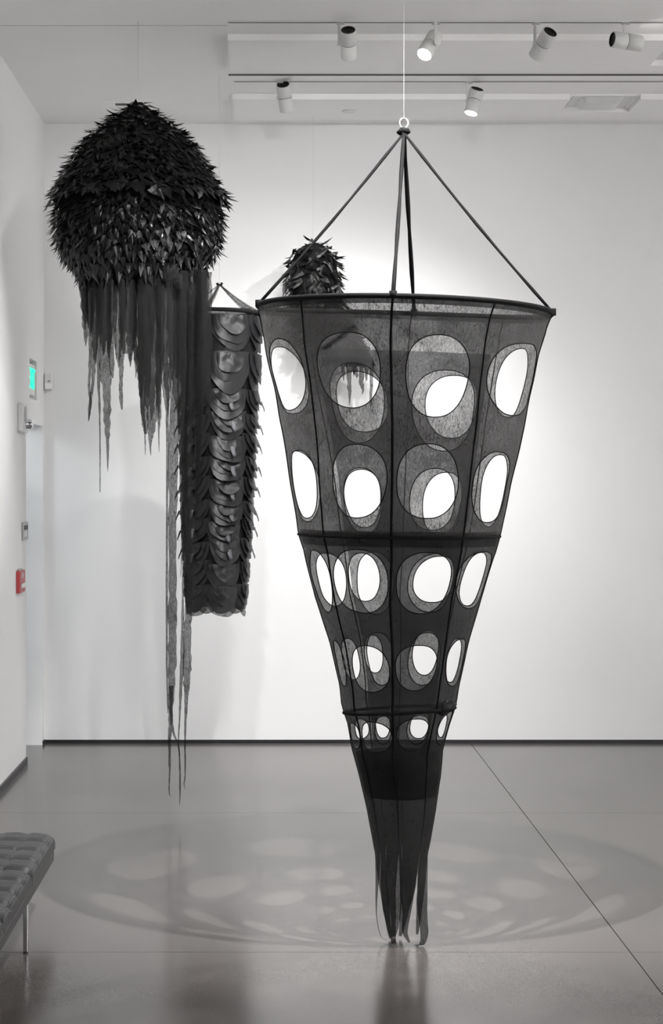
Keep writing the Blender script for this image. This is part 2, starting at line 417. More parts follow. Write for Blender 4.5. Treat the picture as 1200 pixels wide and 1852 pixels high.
lamp(858, 183, 12.29, (-0.25, -0.20, -0.93), 846, 'lit spotlight pointing down on the right of the far track', True, 70, 80, rear_cut=0.75)

# ------------------------------------------------------------------ wall devices
ex = thing('exit_sign', 'recessed exit sign with glowing green letters above the doorway', 'exit sign', (XL, 13.115, ez0))
MB().box((XL - 0.10, ey0, ez0), (XL - 0.05, ey1, ez1)).build('recess_back', M_GREY, ex)
MB().box((XL - 0.049, ey0 + 0.005, ez0 + 0.03), (XL - 0.012, ey1 - 0.02, ez1 - 0.03)).build('face_plate', M_WHITE, ex)
fc = bpy.data.curves.new('letters', 'FONT'); fc.body = 'EXIT'; fc.size = 0.215; fc.extrude = 0.002; fc.align_x = 'CENTER'; fc.align_y = 'CENTER'; fc.space_character = 1.0
fo = bpy.data.objects.new('letters', fc); link(fo, ex); fc.materials.append(M_GREEN); 
fo.rotation_euler = (R(90), 0, R(90)); fo.location = (-0.009, 0, (ez1 - ez0) / 2); fo.scale = (0.78, 0.95, 1)

sb = thing('alarm_strobe', 'white alarm sounder box with clear strobe on the left wall', 'alarm', P(38, 780, 12.25))
Y0 = XL * F / (31.5 - PX); Y1 = XL * F / (46.0 - PX)
z0, z1 = P(32, 781, Y0).z, P(32, 727, Y0).z
MB().bbox((XL, Y0, z0), (XL + 0.03, Y1 - 0.08, z1), 0.008).build('body', M_WHITE, sb)
MB().lathe([(0, 0.055), (0.003, 0.055), (0.004, 0.05), (0.004, 0)], (XL + 0.03, (Y0 + Y1 - 0.08) / 2, z1 - 0.075), (1, 0, 0), 24).build('sounder_grille', M_GREY, sb)
MB().lathe([(0, 0.034), (0.035, 0.034), (0.045, 0.026), (0.048, 0)], (XL + 0.03, (Y0 + Y1) / 2 - 0.01, z0 + 0.055), (1, 0, 0), 20).build('strobe', M_CHROME, sb, True)
ms = thing('motion_sensor', 'white motion sensor in the corner beside the exit sign', 'sensor', P(88, 707, D))
a, b = P(80, 706, D), P(96, 675, D)
MB().bbox((a.x + 0.004, D - 0.045, a.z), (b.x, D, b.z), 0.008).build('body', M_WHITE, ms)
MB().bbox((a.x + 0.012, D - 0.05, a.z + 0.01), (b.x - 0.008, D - 0.044, a.z + 0.05), 0.002).build('lens', M_PANEL, ms)
MB().box(((a.x + b.x) / 2 - 0.002, D - 0.047, a.z + 0.06), ((a.x + b.x) / 2 + 0.014, D - 0.044, a.z + 0.066)).build('indicator', M_DARK, ms)
Yk0 = XL * F / (39 - PX); Yk1 = XL * F / (48 - PX)
kp = thing('wall_keypad', 'grey wall keypad beside the doorway edge', 'keypad', (XL, (Yk0 + Yk1) / 2, P(43, 977, Yk0).z))
z0, z1 = P(43, 977, Yk0).z, P(43, 945, Yk0).z
MB().bbox((XL, Yk0, z0), (XL + 0.012, Yk1, z1), 0.003).build('plate', M_GREY, kp)
MB().box((XL + 0.012, Yk0 + 0.03, z1 - 0.05), (XL + 0.0135, Yk1 - 0.03, z1 - 0.02)).build('display', M_DARK, kp)
for k in range(3):
    MB().box((XL + 0.012, Yk0 + 0.05 + 0.05*k, z0 + 0.02), (XL + 0.0135, Yk0 + 0.085 + 0.05*k, z1 - 0.06)).build('button', M_WHITE, kp)
Yp0 = XL * F / (29 - PX); Yp1 = XL * F / (43 - PX)
z0, z1 = P(37, 1072, Yp0 + 0.1).z, P(37, 1032, Yp0 + 0.1).z
fp = thing('fire_alarm_pull', 'red fire alarm pull box low on the left wall', 'fire alarm', (XL, (Yp0 + Yp1) / 2, z0))
MB().bbox((XL, Yp0, z0), (XL + 0.025, Yp1 - 0.12, z1), 0.004).build('body', M_RED, fp)
MB().bbox((XL + 0.025, Yp0 + 0.05, z0 + 0.03), (XL + 0.033, Yp1 - 0.17, z0 + 0.06), 0.003).build('handle', M_WHITE, fp)
MB().bbox((XL + 0.005, Yp0 + 0.04, z1), (XL + 0.02, Yp1 - 0.2, z1 + 0.012), 0.003).build('hinge', M_GREY, fp)
fc = bpy.data.curves.new('lettering', 'FONT'); fc.body = 'FIRE'; fc.size = 0.05; fc.extrude = 0.0005; fc.align_x = 'CENTER'
fo = bpy.data.objects.new('lettering', fc); link(fo, fp); fc.materials.append(M_WHITE)
fo.rotation_euler = (R(90), 0, R(90)); fo.location = (0.0262, -0.06, (z1 - z0) - 0.05)

bpy.context.view_layer.update()
for o in [q for q in C.objects if q.type == 'FONT']:
    me = bpy.data.meshes.new_from_object(o.evaluated_get(bpy.context.evaluated_depsgraph_get()))
    n_ = bpy.data.objects.new(o.name, me); link(n_, o.parent); nm = o.name
    n_.location, n_.rotation_euler, n_.scale = o.location, o.rotation_euler, o.scale
    bpy.data.objects.remove(o); n_.name = nm

# ------------------------------------------------------------------ the pierced cone
YC = F * H / 827.0; S = F / YC        # distance and pixels per metre of the cone
PROF = [(562, 467, 997), (584, 472, 986), (640, 481, 971), (700, 495, 958), (780, 512, 942), (870, 527, 923), (968, 541, 903),
        (1000, 552, 894), (1080, 570, 869), (1160, 598, 847), (1240, 616, 829), (1276, 619, 823), (1310, 630, 812),
        (1355, 638, 800), (1400, 650, 797), (1460, 664, 789), (1520, 675, 779), (1545, 679, 774), (1600, 681, 770), (1640, 686, 768)]
def interp(t, tab):
    if t <= tab[0][0]: return tab[0][1:]
    for a, b in zip(tab, tab[1:]):
        if t <= b[0]:
            k = (t - a[0]) / (b[0] - a[0]); return tuple(x + (y - x) * k for x, y in zip(a[1:], b[1:]))
    return tab[-1][1:]
def cone_cr(t):
    l, r = interp(t, PROF); return ((l + r) / 2 - PX) / S, (r - l) / 2 / S
def tz(t): return H - (t - PY) / S
def cone(u, t, k=1.0, wr=1.0):
    cx, rr = cone_cr(t); ur = R(u)
    fade = max(0.0, min(1.0, (968 - t) / 405.0))
    dz = (-0.0145 * math.sin(ur) + 0.045 * max(0.0, -math.cos(ur)) ** 1.5) * fade - 0.004 * math.sin(ur) * (t < 1000)
    n = noise.noise(Vector((math.sin(ur) * 2.2, math.cos(ur) * 2.2, t / 70.0)))
    n2 = noise.noise(Vector((math.sin(ur) * 7, math.cos(ur) * 7, t / 160.0 + 9)))
    edge = min(1.0, abs(t - 564) / 40.0, abs(t - 969) / 25.0 + 0.15)
    rr2 = rr * k * (1 + wr * edge * (0.012 * n + 0.010 * n2))
    return Vector((cx + rr2 * math.sin(ur), YC - rr2 * math.cos(ur), tz(t) + dz))
def unproj(px, py, back):
    t = py; u = 0.0
    for _ in range(8):
        cx, rr = cone_cr(t); c = math.cos(R(u))
        Y = YC - rr * c if not back else YC + rr * abs(c)
        s = ((px - PX) / F * Y - cx) / rr; s = max(-0.985, min(0.985, s))
        u = math.degrees(math.asin(s))
        if back: u = 180 - u
        fade = max(0.0, min(1.0, (968 - t) / 405.0))
        dz = (-0.0145 * math.sin(R(u)) + 0.045 * max(0.0, -math.cos(R(u))) ** 1.5) * fade
        z = H - (py - PY) / F * Y - dz
        t = PY + (H - z) * S
    return u, t
def hole(box, back):
    x0, x1, y0, y1 = box; xm, ym = (x0 + x1) / 2, (y0 + y1) / 2
    ua, ub = unproj(x0, ym, back)[0], unproj(x1, ym, back)[0]
    ta, tb = unproj(xm, y0, back)[1], unproj(xm, y1, back)[1]
    if ua > ub: ua, ub = ub, ua
    return [(ua + ub) / 2, (ub - ua) / 2, (ta + tb) / 2, (tb - ta) / 2]

cs = thing('pierced_cone_sculpture', 'tall black translucent fabric cone with round cut-outs hanging to the floor', 'sculpture', (cone_cr(1600)[0], YC, 0))
# gore seams (degrees, 0 faces the viewer), front 4 gores then back 4
GT = [(545, -92, -46, -8, 31.5, 82, 130, 173, 220, 268), (700, -92, -46, -8, 31.5, 82, 130, 173, 220, 268), (968, -92, -50, -8, 34, 84, 130, 174, 213.5, 268), (1200, -92, -54, -9.5, 37, 86, 131, 175, 212, 268), (1600, -92, -54, -9.5, 37, 86, 131, 175, 212, 268)]
def G(g, t): return interp(t, GT)[g]
FRONT = {
 0: [(484,552,612,746),(523,575,814,938),(549,602,996,1104),(602,624,1160,1240),(626,651,1308,1352)],
 1: [(578,688,599,739),(602,700,804,936),(605,703,995,1109),(639,704,1168,1253),(655,710,1307,1360)],
 2: [(733,848,605,752),(718,829,803,939),(716,815,999,1108),(715,790,1167,1248),(718,776,1301,1357)],
 3: [(880,968,615,748),(853,917,816,942),(824,883,996,1100),(808,838,1156,1240),(793,812,1290,1345)]}
BACK = {
 4: [(897,955,629,752),(869,916,820,950),(835,884,1000,1098),(806,832,1155,1235),(793,808,1292,1335)],
 5: [(771,862,676,792),(765,834,852,966),(749,822,1006,1091),(747,792,1140,1222),(742,776,1288,1336)],
 6: [(609,702,673,782),(622,692,850,964),(630,689,1000,1089),(660,693,1148,1218),(680,706,1290,1335)],
 7: [(492,556,629,752),(530,578,815,945),(575,628,1000,1095),(621,651,1155,1230),(642,668,1300,1336)]}
LIN = {
 5: [(748,866,667,815),(742,830,848,958),(741,825,1000,1108),(740,800,1144,1240),(738,778,1292,1345)],
 6: [(592,694,657,800),(617,687,845,955),(642,712,998,1112),(662,711,1142,1238),(676,708,1294,1345)]}
def cell(mb, g, ta, tb, h, k=1.0, seed=0):
    # annulus between a cell rectangle and an irregular hole; returns hem points
    uc, du, tc_, dt = h
    ua, ub = G(g, tc_), G(g+1, tc_)
    rm = cone_cr(tc_)[1] * S * R(1)   # pixels per degree
    uc = max(ua + 3, min(ub - 3, uc)); du = min(du, uc - ua - 0.8, ub - uc - 0.8) if True else du
    dt = min(dt, tc_ - ta - 2, tb - tc_ - 2)
    angs = [2*math.pi*i/56 for i in range(56)]
    for (u, t_) in ((ua, ta), (ub, ta), (ub, tb), (ua, tb)):
        angs.append(math.atan2(t_ - tc_, (u - uc) * rm) % (2*math.pi))
    angs = sorted(set(angs)); n = len(angs); NR = 6
    ph = [random.uniform(0, 6.28) for _ in range(3)]
    v = []; hem = []
    for a in angs:
        ca, sa = math.cos(a), math.sin(a)
        # hole radius along this direction (superellipse, slightly wobbly)
        e = 2.25
        rh = (abs(ca / (du * rm)) ** e + abs(sa / dt) ** e) ** (-1 / e)
        rh *= 1 + 0.02 * math.sin(2*a + ph[0]) + 0.018 * math.sin(3*a + ph[1])
        ro = 1e9
        if ca > 1e-6: ro = min(ro, (ub - uc) * rm / ca)
        if ca < -1e-6: ro = min(ro, (ua - uc) * rm / ca)
        if sa > 1e-6: ro = min(ro, (tb - tc_) / sa)
        if sa < -1e-6: ro = min(ro, (ta - tc_) / sa)
        rh = min(rh, ro * 0.985)
        for j in range(NR + 1):
            r = rh + (ro - rh) * j / NR
            u, t_ = uc + r * ca / rm, tc_ + r * sa
            s_ = (u - ua) / (ub - ua); u = G(g, t_) + (G(g+1, t_) - G(g, t_)) * s_
            p = cone(u, t_, k)
            if j == 0: hem.append(p)
            v.append(p)
    f = []
    for i in range(n):
        i2 = (i + 1) % n
        for j in range(NR):
            f.append((i*(NR+1)+j, i2*(NR+1)+j, i2*(NR+1)+j+1, i*(NR+1)+j+1))
    mb.add(v, f); return hem
def grid(mb, ua, ub, ta, tb, nu, nt_, k=1.0, taper=None):
    v = []; f = []; um = (ua + ub) / 2
    for j in range(nt_ + 1):
        for i in range(nu + 1):
            t_ = ta + (tb - ta) * j / nt_; u = ua + (ub - ua) * i / nu
            if taper: u = um + (u - um) * (1 - taper[1] * max(0.0, (t_ - taper[0]) / (tb - taper[0])) ** 1.3)
            v.append(cone(u, t_, k))
    for j in range(nt_):
        for i in range(nu):
            q = j*(nu+1)+i; f.append((q, q+1, q+nu+2, q+nu+1))
    mb.add(v, f)
for g in range(8):
    back = g >= 4
    hs = [hole(b, back) for b in (BACK[g] if back else FRONT[g])]
    bounds = [564]
    for a, b in zip(hs, hs[1:]): bounds.append((a[2] + a[3] + b[2] - b[3]) / 2)
    bounds.append(1366)
    mb = MB(); mb2 = MB(); hems = []
    for i, h in enumerate(hs): hems.append(cell(mb if i < 2 else mb2, g, bounds[i], bounds[i+1], h))
    po = mb.build('upper_panel', M_FAB, cs, True); po2 = mb2.build('lower_panel', M_FABD, cs, True)
    for i, hp in enumerate(hems): MB().tube(hp, 0.0022, 5, closed=True).build('hole_hem', M_HEM, po if i < 2 else po2, True)
    MB().tube([cone(G(g, t_), t_, 1.004) for t_ in range(564, 1540, 12)], [(0.0052 if g == 2 else 0.0034 if g in (1, 3) else 0.0026) * (1 if t_ < 1360 else max(0.15, 1 - (t_ - 1360) / 190)) for t_ in range(564, 1540, 12)], 5).build('seam', M_HEM, cs, True)
for g in (5, 6):
    hs = [hole(b, True) for b in LIN[g]]
    bounds = [634]
    for a, b in zip(hs, hs[1:]): bounds.append((a[2] + a[3] + b[2] - b[3]) / 2)
    bounds.append(1366); mb = MB(); hems = []
    for i, h in enumerate(hs): hems.append(cell(mb, g, bounds[i], bounds[i+1], h, 0.94))
    po = mb.build('lining_panel', M_FAB2, cs, True)
    for hp in hems: MB().tube(hp, 0.0022, 5, closed=True).build('hole_hem', M_HEM, po, True)
mb = MB(); grid(mb, -180, 180, 1362, 1436, 48, 8, 0.965); grid(mb, -180, 180, 1362, 1438, 48, 8, 0.92); mb.build('inner_band', M_FABD, cs, True)
mb = MB(); grid(mb, -90, 90, 958, 985, 30, 3, 0.985); mb.build('waist_lining', M_FABD, cs, True)
# hoops
def ringpts(t_, k, n=72, f=lambda u: 0): return [cone(u * 360 / n, t_ + f(u * 360 / n), k, 0) for u in range(n)]
MB().tube(ringpts(562, 1.0), 0.0105, 10, closed=True).build('rim_hoop', M_ROPE, cs, True)
mb = MB(); grid(mb, -180, 180, 563, 574, 60, 2, 1.004); mb.build('rim_hem', M_FABD, cs, True)
MB().tube(ringpts(968, 1.005), 0.006, 8, closed=True).build('waist_hoop', M_ROPE, cs, True)
MB().tube(ringpts(1276, 1.01, 72, lambda u: 2 + 6 * (1 - math.cos(R(u))) - 5 * math.sin(R(u))), 0.007, 8, closed=True).build('lower_hoop', M_ROPE, cs, True)
# crumpled knot of cloth on the right of the lower hoop
v = []; f = []
kc = cone(52, 1272, 0.97, 0)
for j in range(13):
    for i in range(20):
        th, ph = math.pi * j / 12, 2 * math.pi * i / 20
        d = Vector((math.sin(th) * math.cos(ph), math.sin(th) * math.sin(ph), math.cos(th)))
        s = 1 + 0.3 * noise.noise(d * 2.4 + Vector((3, 1, 0)))
        v.append(kc + Vector((d.x * 0.044, d.y * 0.03, d.z * 0.028)) * s + Vector((0, 0, 0.012 * d.x)))
for j in range(12):
    for i in range(20):
        f.append((j*20+i, j*20+(i+1) % 20, (j+1)*20+(i+1) % 20, (j+1)*20+i))
obj('gathered_knot', v, f, M_SCALE, cs, True)

def ribbon(mb, pts, side, rag=0.0, sub=6, bow=0.0, seed=0):
    # pts: (Vector, width); a cloth strip with slightly torn edges
    pp = []
    for i in range(len(pts) - 1):
        p0 = pts[max(i-1, 0)]; p1 = pts[i]; p2 = pts[i+1]; p3 = pts[min(i+2, len(pts)-1)]
        m = sub
        for k in range(m):
            t_ = k / m
            q = 0.5 * ((2*p1[0]) + (p2[0]-p0[0])*t_ + (2*p0[0]-5*p1[0]+4*p2[0]-p3[0])*t_*t_ + (3*p1[0]-p0[0]-3*p2[0]+p3[0])*t_**3)
            pp.append((q, p1[1] + (p2[1]-p1[1]) * t_))
    pp.append(pts[-1]); v = []; f = []
    side = Vector(side).normalized()
    for i, (q, wd) in enumerate(pp):
        tg = pp[min(i+1, len(pp)-1)][0] - pp[max(i-1, 0)][0]
        if tg.length < 1e-6: tg = Vector((0, 0, -1))
        tg.normalize(); s = side - tg * side.dot(tg)
        if s.length < 0.05: s = Vector((0, 0, 1)) - tg * tg.z
        s.normalize(); n = tg.cross(s)
        j1 = wd * rag * noise.noise(Vector((seed * 3.1, i * 0.55, 0))); j2 = wd * rag * noise.noise(Vector((seed * 3.1, i * 0.55, 9)))
        b = bow * wd + 0.12 * wd * noise.noise(Vector((seed, i * 0.2, 4)))
        v += [q - s * (wd/2 + j1), q - s * wd * 0.17 + n * b, q + s * wd * 0.2 + n * b * 0.9, q + s * (wd/2 + j2)]
    for i in range(len(pp) - 1):
        for k in range(3): f.append((i*4+k, i*4+k+1, i*4+k+5, i*4+k+4))
    mb.add(v, f)
# tails: below the band every gore narrows into its own strip that gathers on the floor
def floorz(p): return Vector((p.x, p.y, max(p.z, 0.004)))
TAILS = [
 (7.745, [(683,1540,14),(681,1600,10),(681,1650,5),(688,1690,4),(702,1702,4),(716,1704,3)]),
 (7.70, [(700,1540,38),(701,1600,33),(706,1655,24),(710,1690,14),(713,1706,9)]),
 (7.69, [(741,1540,42),(738,1600,30),(736,1650,17),(733,1685,10),(741,1704,4)]),
 (7.685, [(764,1540,24),(764,1600,24),(765,1650,18),(768,1690,14),(762,1708,9),(749,1711,3)]),
 (7.80, [(765,1540,18),(762,1600,15),(757,1665,8),(755,1690,4)]),
 (7.82, [(745,1540,38),(738,1600,30),(729,1665,13),(724,1693,6)]),
 (7.83, [(712,1540,38),(713,1600,32),(716,1655,19),(712,1694,9)]),
 (7.79, [(690,1540,18),(694,1600,16),(701,1660,10),(707,1697,6)])]
def catmull(pts, q):
    n = len(pts) - 1; x = min(q * n, n - 1e-6); i = int(x); t_ = x - i
    p0, p1, p2, p3 = pts[max(i-1, 0)], pts[i], pts[i+1], pts[min(i+2, n)]
    return 0.5 * ((2*p1) + (p2-p0)*t_ + (2*p0-5*p1+4*p2-p3)*t_*t_ + (3*p1-p0-3*p2+p3)*t_**3)
for g, (Y, pts) in enumerate(TAILS):
    ua, ub = G(g, 1400), G(g+1, 1400); um = (ua + ub) / 2
    cp = [floorz(P(x, y, Y)) for (x, y, w_) in pts]; wp = [w_ / (F / Y) for (x, y, w_) in pts]
    sdv = Vector((math.cos(R(um)), math.sin(R(um)), 0)); NS = 6; rowsv = []
    if abs(sdv.x) < 0.6 and g: sdv = Vector((math.copysign(0.95, sdv.x if sdv.x else 1), sdv.y * 0.2, 0)).normalized()
    TT = [1366 + 6 * k for k in range(28)]            # 1366 .. 1528 on the cone
    for t_ in TT: rowsv.append([cone(ua + (ub - ua) * k / NS, t_) for k in range(NS + 1)])
    NQ = 34
    for qn in range(1, NQ + 1):
        q = qn / NQ; b = min(1.0, q / 0.45); b = b * b * (3 - 2 * b)
        c = catmull(cp, q); wd = catmull(wp, q); tg = catmull(cp, min(1, q + 0.02)) - catmull(cp, max(0, q - 0.02))
        tg.normalize(); sd2 = sdv - tg * sdv.dot(tg)
        if sd2.length < 0.1: sd2 = Vector((0, 1, 0))
        sd2.normalize(); nn = tg.cross(sd2); t_ = min(1640, 1528 + q * 190); row = []
        for k in range(NS + 1):
            s_ = k / NS - 0.5; jg = 1 + 0.12 * noise.noise(Vector((g * 5.1 + (k > 3), q * 9, 0)))
            p2 = c + sd2 * wd * s_ * jg + nn * wd * 0.35 * (0.25 - s_ * s_)
            p1 = cone(um + (ub - ua) * s_ * (1 - 0.45 * q), t_)
            p = p1.lerp(p2, b); row.append(floorz(p))
        rowsv.append(row)
    v = [p for r_ in rowsv for p in r_]; f = []
    for jn in range(len(rowsv) - 1):
        for k in range(NS):
            a = jn * (NS + 1) + k; f.append((a, a + 1, a + NS + 2, a + NS + 1))
    obj('tail', v, f, M_FABD, cs, True)
# straps, ring and wire
hk = P(731, 240, YC)
def strap(mb, a, b, w_, sd_): 
    pts = [(a.lerp(b, k/5) + Vector((0, 0, -0.02 * math.sin(math.pi*k/5))), w_) for k in range(6)]
    ribbon(mb, pts, sd_, 0.12, 3, 0.25, a.x * 7 + b.y)
for (u, w_, sd_) in ((-83, 0.02, (0.3, 1, 0.6)), (-8, 0.026, (1, 0, 0)), (172, 0.03, (1, 0.3, 0)), (81, 0.02, (0.3, 1, -0.6))):
    mb = MB(); e = cone(u, 560, 1.0, 0); 
    mb.tube([hk.lerp(e, k/8) + Vector((0, 0, -0.015*math.sin(math.pi*k/8))) for k in range(9)], [w_*(0.30 + 0.06*math.sin(k*2.1+u)) for k in range(9)], 7)
    mb.tube([e + Vector((0, 0, 0.014)), e + Vector((0, 0, -0.014))], 0.015, 8)
    mb.build('strap', M_ROPE, cs, True)
MB().tube([hk + Vector((-0.022, 0, -0.004)), hk + Vector((-0.008, -0.012, 0.012)), hk + Vector((0.012, 0, 0.01)), hk + Vector((0.018, 0.008, 0.0))], 0.011, 8).build('strap_knot', M_ROPE, cs, True)
kr = P(731, 222, YC)
MB().tube([kr + Vector((math.cos(a_*math.pi/12)*0.017, 0.006*math.sin(a_*math.pi/12), math.sin(a_*math.pi/12)*0.021)) for a_ in range(24)], 0.0013, 6, closed=True).build('key_ring', M_CHROME, cs, True)
MB().tube([kr + Vector((0, 0, 0.02)), Vector((kr.x, kr.y, ZC))], 0.0003, 5).build('hanging_wire', M_WIRE, cs)

# ------------------------------------------------------------------ leafy flaps
def flap_variant(seed):
    rnd = random.Random(seed); v = []; f = []
    rows = [(0, 0.52), (0.3, 0.46), (0.6, 0.3), (0.85, 0.12), (1.0, 0.0)]
    lift = rnd.uniform(0.0, 0.3); curl = rnd.uniform(-0.25, 0.4); tw = rnd.uniform(-0.25, 0.25); cr = rnd.uniform(0.02, 0.12)
    lean = rnd.uniform(-0.2, 0.2)
    for (y, hw) in rows:
        z = lift * y + curl * y * y
        sx = lean * y * y
        if hw > 0:
            v += [(sx - hw, y, z + tw * y * hw - cr * hw), (sx, y, z + cr * hw), (sx + hw, y, z - tw * y * hw - cr * hw)]
        else: v.append((sx, y, z))
    for j in range(3):
        for k in range(2): f.append((j*3+k, j*3+k+1, j*3+k+4, j*3+k+3))
    f += [(9, 10, 12), (10, 11, 12)]
    return v, f
VAR = [flap_variant(s) for s in range(10)]
def flap_meshes(mat):
    out = []
    for v, f in VAR:
        me = bpy.data.meshes.new('flap'); me.from_pydata(v, [], f); me.materials.append(mat); me.update(); out.append(me)
    return out
FM = flap_meshes(M_FLAP)
def leafy(root, rows, Y, limit=300, mess=0.3):
    # rows: (center, radius px->m, down tangent slope, n flaps, len, wid, lift)
    S_ = F / Y; items = []
    for (cx, cz, rr, slope, n, ln, wd, lift) in rows:
        ph = random.random() * 6.28
        for i in range(n):
            a = ph + 2*math.pi*(i + random.uniform(-0.3, 0.3))/n
            rad = Vector((math.sin(a), -math.cos(a), 0))
            p = Vector((cx, Y, cz)) + rad * rr + Vector((0, 0, random.uniform(-0.25, 0.25) * ln))
            d = (rad * math.sin(slope) + Vector((0, 0, -math.cos(slope)))).normalized()
            nn = (rad * math.cos(slope) + Vector((0, 0, math.sin(slope)))).normalized()
            th = lift + random.uniform(-0.3, 0.4)
            d2 = (d * math.cos(th) + nn * math.sin(th)).normalized(); n2 = (nn * math.cos(th) - d * math.sin(th)).normalized()
            s = d2.cross(n2); yaw = random.gauss(0, mess)
            d3 = d2 * math.cos(yaw) + s * math.sin(yaw); s3 = s * math.cos(yaw) - d2 * math.sin(yaw)
            l_ = ln * random.uniform(0.75, 1.3); w_ = wd * random.uniform(0.75, 1.25)
            m = Matrix(((s3.x*w_, d3.x*l_, n2.x*l_, p.x), (s3.y*w_, d3.y*l_, n2.y*l_, p.y), (s3.z*w_, d3.z*l_, n2.z*l_, p.z), (0, 0, 0, 1)))
            score = l_ * w_ * max(0.0, -n2.y)
            items.append((score, random.randrange(10), m))
    items.sort(key=lambda q: -q[0])
    off = Matrix.Translation(-wloc(root))
    for sc_, k, m in items[:limit]:
        o = bpy.data.objects.new('leaf_flap', FM[k]); link(o, root); o.matrix_local = off @ m
    mb = MB()
    for sc_, k, m in items[limit:]:
        v, f = VAR[k]; mb.add([m @ Vector(p) for p in v], f)
    if mb.v: mb.build('leaf_flaps', M_FLAP, root, False, 'stuff')

# ------------------------------------------------------------------ leafy dome with streamers
YJ = 10.72; SJ = F / YJ; XJ = (250 - PX) / SJ
js = thing('leafy_dome_sculpture', 'large black dome covered in pointed leaves with long ragged streamers', 'sculpture', (XJ, YJ, P(0, 1450, YJ).z))
DOME = [(186, 8), (198, 24), (213, 43), (233, 68), (257, 97), (283, 115), (317, 135), (347, 149), (363, 160)]
DRUM = [(358, 138), (372, 144), (392, 151), (427, 149), (460, 139), (480, 125), (496, 104)]
def zj(y, k=0): return H - (y - PY) / SJ
mb = MB(); mb.lathe([(-zj(y), r_ / SJ * 0.97) for (y, r_) in DOME], (XJ, YJ, 0), (0, 0, -1), 48)
mb.build('dome_shell', M_HEM, js, True)
mb = MB(); mb.lathe([(-zj(y), r_ / SJ * 0.97) for (y, r_) in DRUM] + [(-zj(496), 0.001)], (XJ, YJ, 0), (0, 0, -1), 48)
mb.build('drum_shell', M_HEM, js, True)
rows = []
def rows_for(tab, step, ln, wd, lift, y0, y1, gap=11.5):
    y = y0
    while y <= y1:
        r_ = interp(y, tab)[0]; r2 = interp(y + 6, tab)[0]; sl = math.atan2(r2 - r_, 6)
        rows.append((XJ, zj(y), r_ / SJ, sl, max(6, int(2*math.pi*r_/gap)), ln / SJ, wd / SJ, lift)); y += step * (0.5 + 0.5*math.cos(sl) if sl > 0 else 1)
rows_for(DOME, 8.5, 19, 10.5, 0.12, 188, 352, 9)
rows_for(DOME, 8, 22, 15, -0.1, 352, 363, 13.5)
rows_for(DRUM, 9, 18, 10, 0.30, 378, 488, 9.5)
rows_for(DRUM, 5, 26, 11, 0.12, 489, 497, 10)
leafy(js, rows, YJ)
ST = [
 [(158,518,12),(154,545,13),(152,560,8),(155,575,1)],
 [(163,495,10),(163,650,6),(161,700,5),(164,730,5),(160,762,2)],
 [(172,495,12),(170,640,10),(168,690,6),(162,740,6),(161,760,1)],
 [(180,495,18),(178,650,8),(180,730,4),(181,800,2.5),(181,890,2)],
 [(192,492,26),(190,650,22),(193,700,16),(194,760,12),(195,800,6),(195,853,1)],
 [(201,492,18),(201,640,14),(204,684,3)],
 [(210,492,14),(208,600,6),(211,650,2)],
 [(220,492,16),(221,620,12),(219,680,7),(219,720,7),(221,741,3)],
 [(232,492,22),(228,600,18),(227,640,10)],
 [(241,492,20),(240,600,14),(237,640,8),(236,664,1)],
 [(250,490,30),(252,620,28),(257,690,14),(258,740,9),(262,775,4),(263,823,1)],
 [(262,490,26),(262,650,24),(262,750,14),(264,785,5)],
 [(275,490,36),(276,620,34),(275,720,26),(274,775,14),(272,800,5),(273,824,1)],
 [(290,490,22),(289,640,20),(286,720,10),(287,770,4),(288,818,1)],
 [(298,490,30),(300,600,28),(301,700,16),(303,760,6),(302,1000,4),(302,1200,4),(304,1290,2)],
 [(314,490,22),(315,700,18),(313,900,16),(312,1050,15),(312,1150,17),(311,1230,14),(309,1290,8),(307,1340,5),(307,1400,3),(306,1432,2),(309,1441,.5)],
 [(322,490,26),(322,700,22),(323,740,8),(324,800,2)],
 [(331,490,24),(330,600,20),(328,780,10),(327,860,4),(329,980,3),(327,1045,1)],
 [(341,490,24),(340,700,20),(340,900,17),(341,1000,16),(341,1100,15),(339,1180,17),(338,1230,15),(337,1270,7),(335,1330,4),(335,1400,3),(333,1418,2),(336,1428,.5)],
 [(334,490,12),(333,800,8),(332,1000,5),(331,1080,4),(330,1180,8),(327,1250,6),(325,1300,3),(323,1340,2.5),(325,1370,3),(326,1420,4),(325,1458,.5)],
 [(310,1240,8),(310,1290,6),(314,1325,4),(322,1345,3),(325,1368,2)],
 [(356,488,22),(357,700,20),(358,800,14),(356,900,6),(353,945,1)],
 [(366,488,15),(366,650,12),(364,760,6),(362,860,2)],
 [(306,486,38),(317,503,28),(325,518,12),(329,526,1)],
 [(369,490,10),(372,510,7),(369,526,3)]]
rj = 115.0
for i, pts in enumerate(ST):
    s = max(-0.99, min(0.99, (pts[0][0] - 262) / rj)); Y = YJ - rj / SJ * 0.86 * math.sqrt(1 - s*s) * (0.75 + 0.25*((i * 37) % 10)/10)
    if i == 23: Y = YJ - rj / SJ * 0.98
    mb = MB(); ribbon(mb, [(P(x, y, Y), w_ / (F / Y)) for (x, y, w_) in pts], (1, 0.6*math.sin(i*2.3) - s*0.3, 0), 0.22, 9, 0.22, i + 40)
    mb.build('streamer', M_STREAM, js, True)
rnd = random.Random(5)
